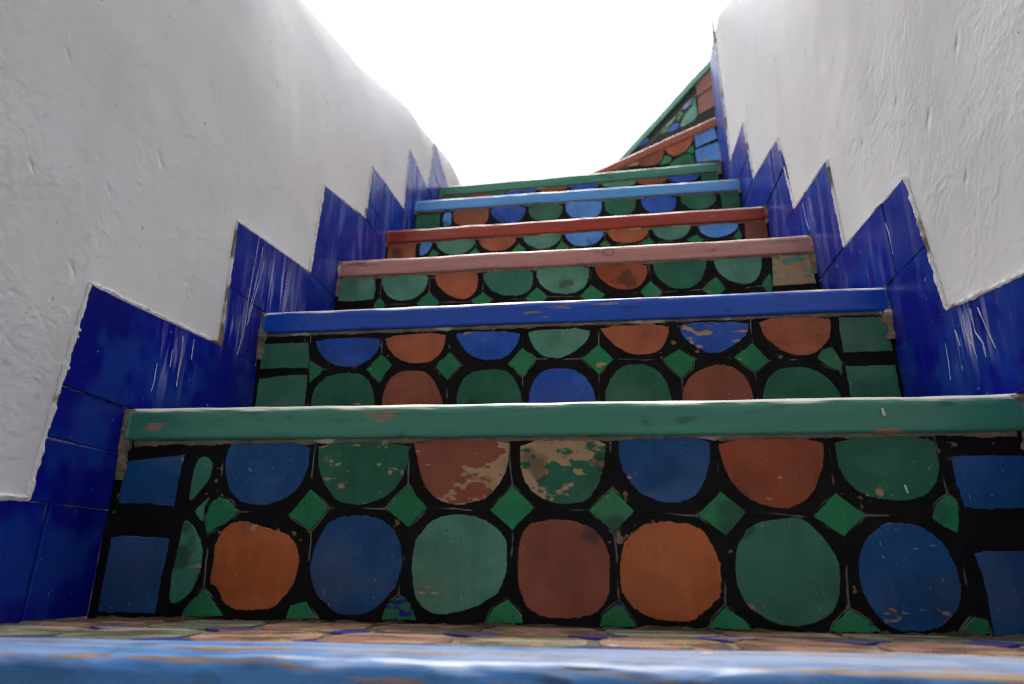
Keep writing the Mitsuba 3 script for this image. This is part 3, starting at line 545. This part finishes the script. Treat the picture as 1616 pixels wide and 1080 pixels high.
drips(-1, 'plaster_wall', [[(.512, .586), (.510, .533), (.506, .472), (.507, .433), (.504, .403), (.493, .356), (.4865, .288), (.486, .236)], [(.529, .586), (.526, .541), (.519, .482), (.512, .44)], [(.541, .588), (.537, .532), (.524, .48), (.513, .426)],
    [(.354, .352), (.358, .323), (.357, .303), (.3585, .282)], [(.311, .300), (.3113, .274), (.309, .262)], [(.3365, .328), (.338, .304)], [(.38, .357), (.381, .327)]])
drips(1, 'plaster_wall_001', [[(.358, .349), (.360, .327), (.352, .308), (.348, .292)], [(.341, .350), (.341, .321), (.330, .304), (.330, .288)], [(.326, .346), (.3165, .315), (.309, .291)], [(.410, .330), (.4115, .306), (.4145, .284)],
    [(.382, .338), (.378, .316)], [(.5204, .578), (.507, .535), (.5065, .4995)], [(.862, .788), (.8535, .739), (.844, .716)], [(.818, .775), (.8147, .718)]])
for i, (l, r) in enumerate([([(1.556, 1.765), (1.560, 1.83), (1.568, 1.885)], .0045), ([(1.60, 1.81), (1.592, 1.86), (1.578, 1.93)], .0035), ([(1.64, 1.84), (1.645, 1.88)], .004)]):
    put('plaster_wall_001__paint_stroke', bead([(XR - .0005 + float(flare(a)), a, b) for a, b in l], r, i + 4, [-1, 0, 0], squash=.35), 'blue_glaze')

# ---------------------------------------------------------------- the staircase
thing('staircase', 'steep painted staircase with tile patterned risers and coloured nosings between two white walls', 'staircase')
NCOL = {-2: 'nred', -1: 'ngreen', 0: 'nbot', 1: 'ngreen', 2: 'nblue', 3: 'npink', 4: 'nred', 5: 'nsky', 6: 'ngreen', 7: 'norange', 8: 'ngreen'}
NWEAR = {0: .46, 1: .30, 2: .22, 3: .20, 4: .12, 5: .12, 6: .12}
NLAB = {0: 'worn light blue nosing with bare wood showing, nearest the camera', 1: 'green nosing, widest in view, with a pale top edge, part rubbed and part painted highlight', 2: 'deep blue nosing', 3: 'pink nosing', 4: 'dark red nosing', 5: 'sky blue nosing',
        6: 'green nosing of the last full width step', 7: 'orange red nosing of the first turning step', 8: 'green slanting nosing at the very top'}
def ZT(k):   # the height of a tread; the topmost riser is a little taller
    return k * R + (.04 if k == 8 else 0)
def frame(k):
    (xl, yl), (xr, yr) = NOS[k]
    d = np.array([xr - xl, yr - yl, 0.]); ln = np.linalg.norm(d); d /= ln
    return np.array([xl, yl, 0.]), d, np.array([d[1], -d[0], 0.]), ln
def nosing_mesh(k):
    o, d, n, ln = frame(k)
    th, dep = .040, (.052 if k else .090)
    r1, r2 = (.013, .004) if k else (.013, .006)
    prof = [(-dep, .0)]
    prof += [(-r1 + r1 * math.sin(t), -r1 + r1 * math.cos(t)) for t in np.linspace(0, math.pi / 2, 8)]
    prof += [(0, -.018), (0, -.024)]
    prof += [(-r2 + r2 * math.cos(t), -th + r2 - r2 * math.sin(t)) for t in np.linspace(0, math.pi / 2, 5)]
    prof += [(-dep, -th)]
    prof = np.array(prof)
    us = np.arange(0, ln + .003, .006); us[-1] = ln
    V = []
    for u in us:
        q = np.array([u * 9, k * 5.1, 0])
        w = (meshkit.fbm(q, 3, 4) - .5) * (.004 if k else .009)
        w2 = (meshkit.fbm(q + 31, 3, 5) - .5) * .003
        for i, (v, z) in enumerate(prof):
            wear = (meshkit.fbm(np.array([u * 26, i * .45, k * 3.]), 3, 8) - .5) * (.0016 if k else .004) if 1 <= i <= 9 else 0
            V.append(o + d * u + n * (v + (w if v > -dep + .001 else 0) + wear) + np.array([0, 0, ZT(k) + z + (w2 if i else w2 * .6) + wear * .6]))
    m = len(prof); nU = len(us)
    i, j = np.meshgrid(np.arange(nU - 1), np.arange(m - 1), indexing='ij')
    a = i * m + j
    Q = np.stack([a, a + m, a + m + 1, a + 1], -1).reshape(-1, 4)
    F = [Q[:, [0, 1, 2]], Q[:, [0, 2, 3]]]
    for s, rev in ((0, 1), ((nU - 1) * m, 0)):
        cap = np.array([[s, s + t, s + t + 1] for t in range(1, m - 1)])
        F.append(cap[:, ::-1] if rev else cap)
    F.append(np.array([[0, (nU - 1) * m, (nU - 1) * m + m - 1], [0, (nU - 1) * m + m - 1, m - 1]])[:, ::-1])
    return trimesh.Trimesh(np.array(V), np.vstack(F)[:, ::-1], process=False)
def riser_line(k, ext=True):
    o, d, n, ln = frame(k)
    a, b = o - n * OH, o + d * ln - n * OH
    if ext: a, b = a - d * .05, b + d * (.05 if k < 8 else .004)
    return a[:2], b[:2]
for k in range(-2, 9):
    key = 'staircase__step' if k == -2 else 'staircase__step_%03d' % (k + 2)
    o, d, n, ln = frame(k)
    a, b = riser_line(k)
    if k < 8:
        a2, b2 = riser_line(k + 1)
        if k == 7: plan = [a, b, b2 + [.02, 0], a2 + [0, .06], [-.55, 2.95]]
        else: plan = [a, b, b2 + [0, .06], a2 + [0, .06]]
    else:
        plan = [a, b, [1.6, 1.76], [1.6, 4.2], [-.5, 4.2]]
    if k < 0: z0 = -.72
    else: z0 = (k - 1) * R - .06
    sm = hexa(plan, z0, ZT(k) - .003)
    put(key, sm, 'step_stone')
    nm = nosing_mesh(k)
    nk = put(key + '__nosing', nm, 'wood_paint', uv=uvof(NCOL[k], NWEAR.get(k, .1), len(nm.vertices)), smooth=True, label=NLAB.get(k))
    ro = o - n * OH + np.array([0, 0, (k - 1) * R])
    # mortar: a rough line under the nosing and at its two ends
    ms = [bead([ro + d * .01 + [0, 0, R - .0415], ro + d * (ln - .01) + [0, 0, R - .0415]], .0034, k, n)]
    if 0 < k < 7:
        for u in (-.004, ln + .003):
            ms.append(bead([ro + d * u + n * .002 + [0, 0, R - .002], ro + d * u + n * .002 + [0, 0, R - .045], ro + d * u + [0, 0, R - .085 if k < 4 else R - .05]], .0105, k + u, n))
    if k == 1: put(key + '__dirt', bead([ro + d * .004 + [0, 0, -.003], ro + d * (ln - .004) + [0, 0, -.003]], .0042, 77, n, squash=1.1), 'dirt', label='line of dark grit along the foot of the riser')
    put(key + '__mortar', trimesh.util.concatenate(ms), 'cement')
    if k < 1: continue
    dia = []
    low = [] 
    for kind, col, wear, flat in TILES[k]:
        p = np.array(flat, float).reshape(-1, 2) * 1e-4
        p[:, 0] = np.clip(p[:, 0], .003, ln - .003)
        c = p.mean(0)
        if kind == 'diamond_tile': dia.append(p)
        q = chaikin(p, 2) if kind == 'pod_tile' else chaikin(p, 1) if kind == 'octagon_tile' else p
        if kind in ('octagon_tile', 'pod_tile', 'diamond_tile'):   # a brush stroke fuller
            cq = q.mean(0); q = cq + (q - cq) * ((Polygon(p).area / Polygon(q).area) ** .5 * (1.035 if kind == 'octagon_tile' else 1.05) * (1.07 if k > 6 else 1))
            q[:, 0] = np.clip(q[:, 0], .003, ln - .003); q[:, 1] = np.clip(q[:, 1], .001 if k < 3 else -.05, R - .0415)
        q = resample(q, .0016 if k < 3 else .003)
        q = rough_edge(q, .0013, 110, k + c[0] * 9)
        if k < 4: q = rough_edge(q, .0009 * (.3 + 1.6 * rng.random()), 480, k + c[0] * 5)
        if k > 1 and col == 'og': col = 'br'
        m = plate(q, ro, d, [0, 0, 1], n, .0016 + .0008 * (kind == 'diamond_tile'), .0006)
        lab = None
        if wear >= 70: lab = {'rd': 'brown red tile with scraped paint, third in the top row', 'dg': 'green tile flaking widely to tan, fourth in the top row' if wear > 90 else 'dark green tile with small tan chips, second in the top row', 'wr': 'broken end tile with bare tan mortar'}.get(col)
        put(key + '__' + kind, m, 'tile_paint', uv=uvof(col, wear / 100., len(m.vertices)), label=lab)
        if 3 <= k <= 5 and kind != 'diamond_tile' and kind != 'pod_tile':   # the lower row behind the nosing in front
            h = .088; w = np.ptp(p[:, 0]) / 2; cc = np.array([(p[:, 0].max() + p[:, 0].min()) / 2, .045])
            tt = np.linspace(0, 2 * np.pi, 16, endpoint=False)
            pw = 2.6 if kind == 'octagon_tile' else 6
            e2 = np.stack([cc[0] + w * np.sign(np.cos(tt)) * np.abs(np.cos(tt)) ** (2 / pw), cc[1] + .042 * np.sign(np.sin(tt)) * np.abs(np.sin(tt)) ** (2 / pw)], 1)
            low.append((kind, e2))
    seq = ['dg', 'rd', 'bl', 'lg', 'og']
    for i, (kind, e2) in enumerate(low):
        m = plate(rough_edge(resample(e2, .005), .001, 130, k + i), ro, d, [0, 0, 1], n, .0016, .0007)
        put(key + '__' + kind, m, 'tile_paint', uv=uvof(seq[(i * 2 + k) % 5], .1, len(m.vertices)))
    # joint lines between the tiles, half hidden by the black paint
    if k <= 4:
        gl = []
        def strip(p1, p2, w=.0009):
            p1, p2 = np.array(p1), np.array(p2); L = np.linalg.norm(p2 - p1)
            if L < .008: return
            t = (p2 - p1) / L; s = np.array([-t[1], t[0]])
            pts = np.linspace(0, L, max(3, int(L / .006)))
            e1 = [p1 + t * x + s * (w * (.4 + 1.2 * rng.random()) + math.sin(x * 90) * .0006) for x in pts]
            e0 = [p1 + t * x - s * (w * (.4 + 1.2 * rng.random()) - math.sin(x * 90) * .0006) for x in pts[::-1]]
            gl.append(plate(np.array(e1 + e0), ro, d, [0, 0, 1], n, .0008, .0003))
        for p in dia:   # the joint round each diamond tile
            c = p.mean(0)
            for p1, p2 in zip(p, np.roll(p, -1, 0)):
                e = lambda q: c + (q - c) * (1 + .0022 / np.linalg.norm(q - c))
                strip(e(p1), e(p2), .0007)
        rows = sorted(dia, key=lambda p: p[:, 0].mean())
        up_r = [p for p in rows if p[:, 1].max() > (.085 if k < 3 else .1)]
        lo_r = [p for p in rows if p[:, 1].max() <= .085] if k < 3 else []
        for p in up_r:
            t = p[p[:, 1].argmax()]; strip(t + [0, .002], (t[0] + rng.normal(0, .002), R - .043))
            bt = p[p[:, 1].argmin()]
            if lo_r:
                q = min(lo_r, key=lambda q: abs(q[q[:, 1].argmax(), 0] - bt[0])); tq = q[q[:, 1].argmax()]
                if abs(tq[0] - bt[0]) < .05: strip(bt - [0, .002], tq + [0, .002])
            else: strip(bt - [0, .002], (bt[0], .004))
        for p, q in zip(up_r[:-1], up_r[1:]):
            strip(p[p[:, 0].argmax()] + [.002, 0], q[q[:, 0].argmin()] - [.002, 0])
        if gl: put(key + '__grout', trimesh.util.concatenate(gl), 'grout_line', kind='stuff')

for (x, z, dx, dz, y) in [(.357, .2175, .002, -.008, .271), (.371, .140, .002, -.008, .2815)]:   # two white flecks of limewash
    put('staircase__step_003__lime_fleck', bead([(x, y - .0015, z), (x + dx, y - .0015, z + dz)], .0013, x, [0, -1, 0], squash=.4, step=.002), 'chip_white')

# painted tiles on the lowest tread in view
o0, d0, n0, ln0 = frame(0)
tk = 'staircase__step_002'
tc = ['sg', 'sg', 'pk', 'pk', 'sg', 'pk', 'pk', 'pk', 'sg', 'pk']
i = 0
for row, v in enumerate((.147, .259)):
    for j in range(9):
        u = .052 + .112 * j + (.0 if row == 0 else .012)
        t8 = np.linspace(0, 2 * np.pi, 18, endpoint=False) + .2
        e2 = np.stack([u + .052 * np.sign(np.cos(t8)) * np.abs(np.cos(t8)) ** .78, v + .052 * np.sign(np.sin(t8)) * np.abs(np.sin(t8)) ** .78], 1)
        e2[:, 0] = np.clip(e2[:, 0], .004, ln0 - .004)
        q = rough_edge(resample(e2, .004), .0016, 120, i)
        m = plate(q, o0 + [0, 0, -.003], d0, -n0, [0, 0, 1], .0022, .0007)
        put(tk + '__tread_tile', m, 'tile_paint', uv=uvof(tc[(j + row * 3) % 10], .62, len(m.vertices)))
        i += 1
for row, v in enumerate((.098, .203)):
    for j in range(8):
        u = .108 + .112 * j + .006 * row
        r8 = .019
        q = np.array([(u - r8 * 1.4, v), (u, v - r8 * (.25 if row == 0 else 1)), (u + r8 * 1.4, v), (u, v + r8)])
        q = rough_edge(resample(q, .004), .001, 120, i)
        m = plate(q, o0 + [0, 0, -.003], d0, -n0, [0, 0, 1], .0026, .0007)
        put(tk + '__tread_diamond', m, 'tile_paint', uv=uvof('vi', .45, len(m.vertices)))
        i += 1

# ---------------------------------------------------------------- small things lying about
def scrap(key, at, size, b, label, cat, seed):
    m = trimesh.creation.icosphere(2)
    v = m.vertices.copy()
    v *= 1 + .5 * (meshkit.fbm(v * 1.7 + seed * 5, 3) - .5)[:, None]
    m.vertices = v * size + np.asarray(at)
    k, i = key, 0
    while k in scene: i += 1; k = '%s_%03d' % (key, i)
    scene[k] = mikit.ply(m, b, smooth=True); labels[k] = {'label': label, 'category': cat}
scrap('leaf_scrap', (.125, .095, .0012), (.006, .003, .0009), 'leaf_green', 'tiny yellow green leaf scrap on the tread below the first tiled riser', 'leaf', 1)
scrap('plaster_chip', (.0715, .098, .0005), (.004, .0022, .0009), 'chip_white', 'tiny pale chip left of the leaf scrap on the lowest tread', 'chip', 2)
scrap('plaster_chip', (.135, .060, .0005), (.0048, .002, .0009), 'chip_white', 'tiny pale chip right of the leaf scrap, near the light blue nosing', 'chip', 3)
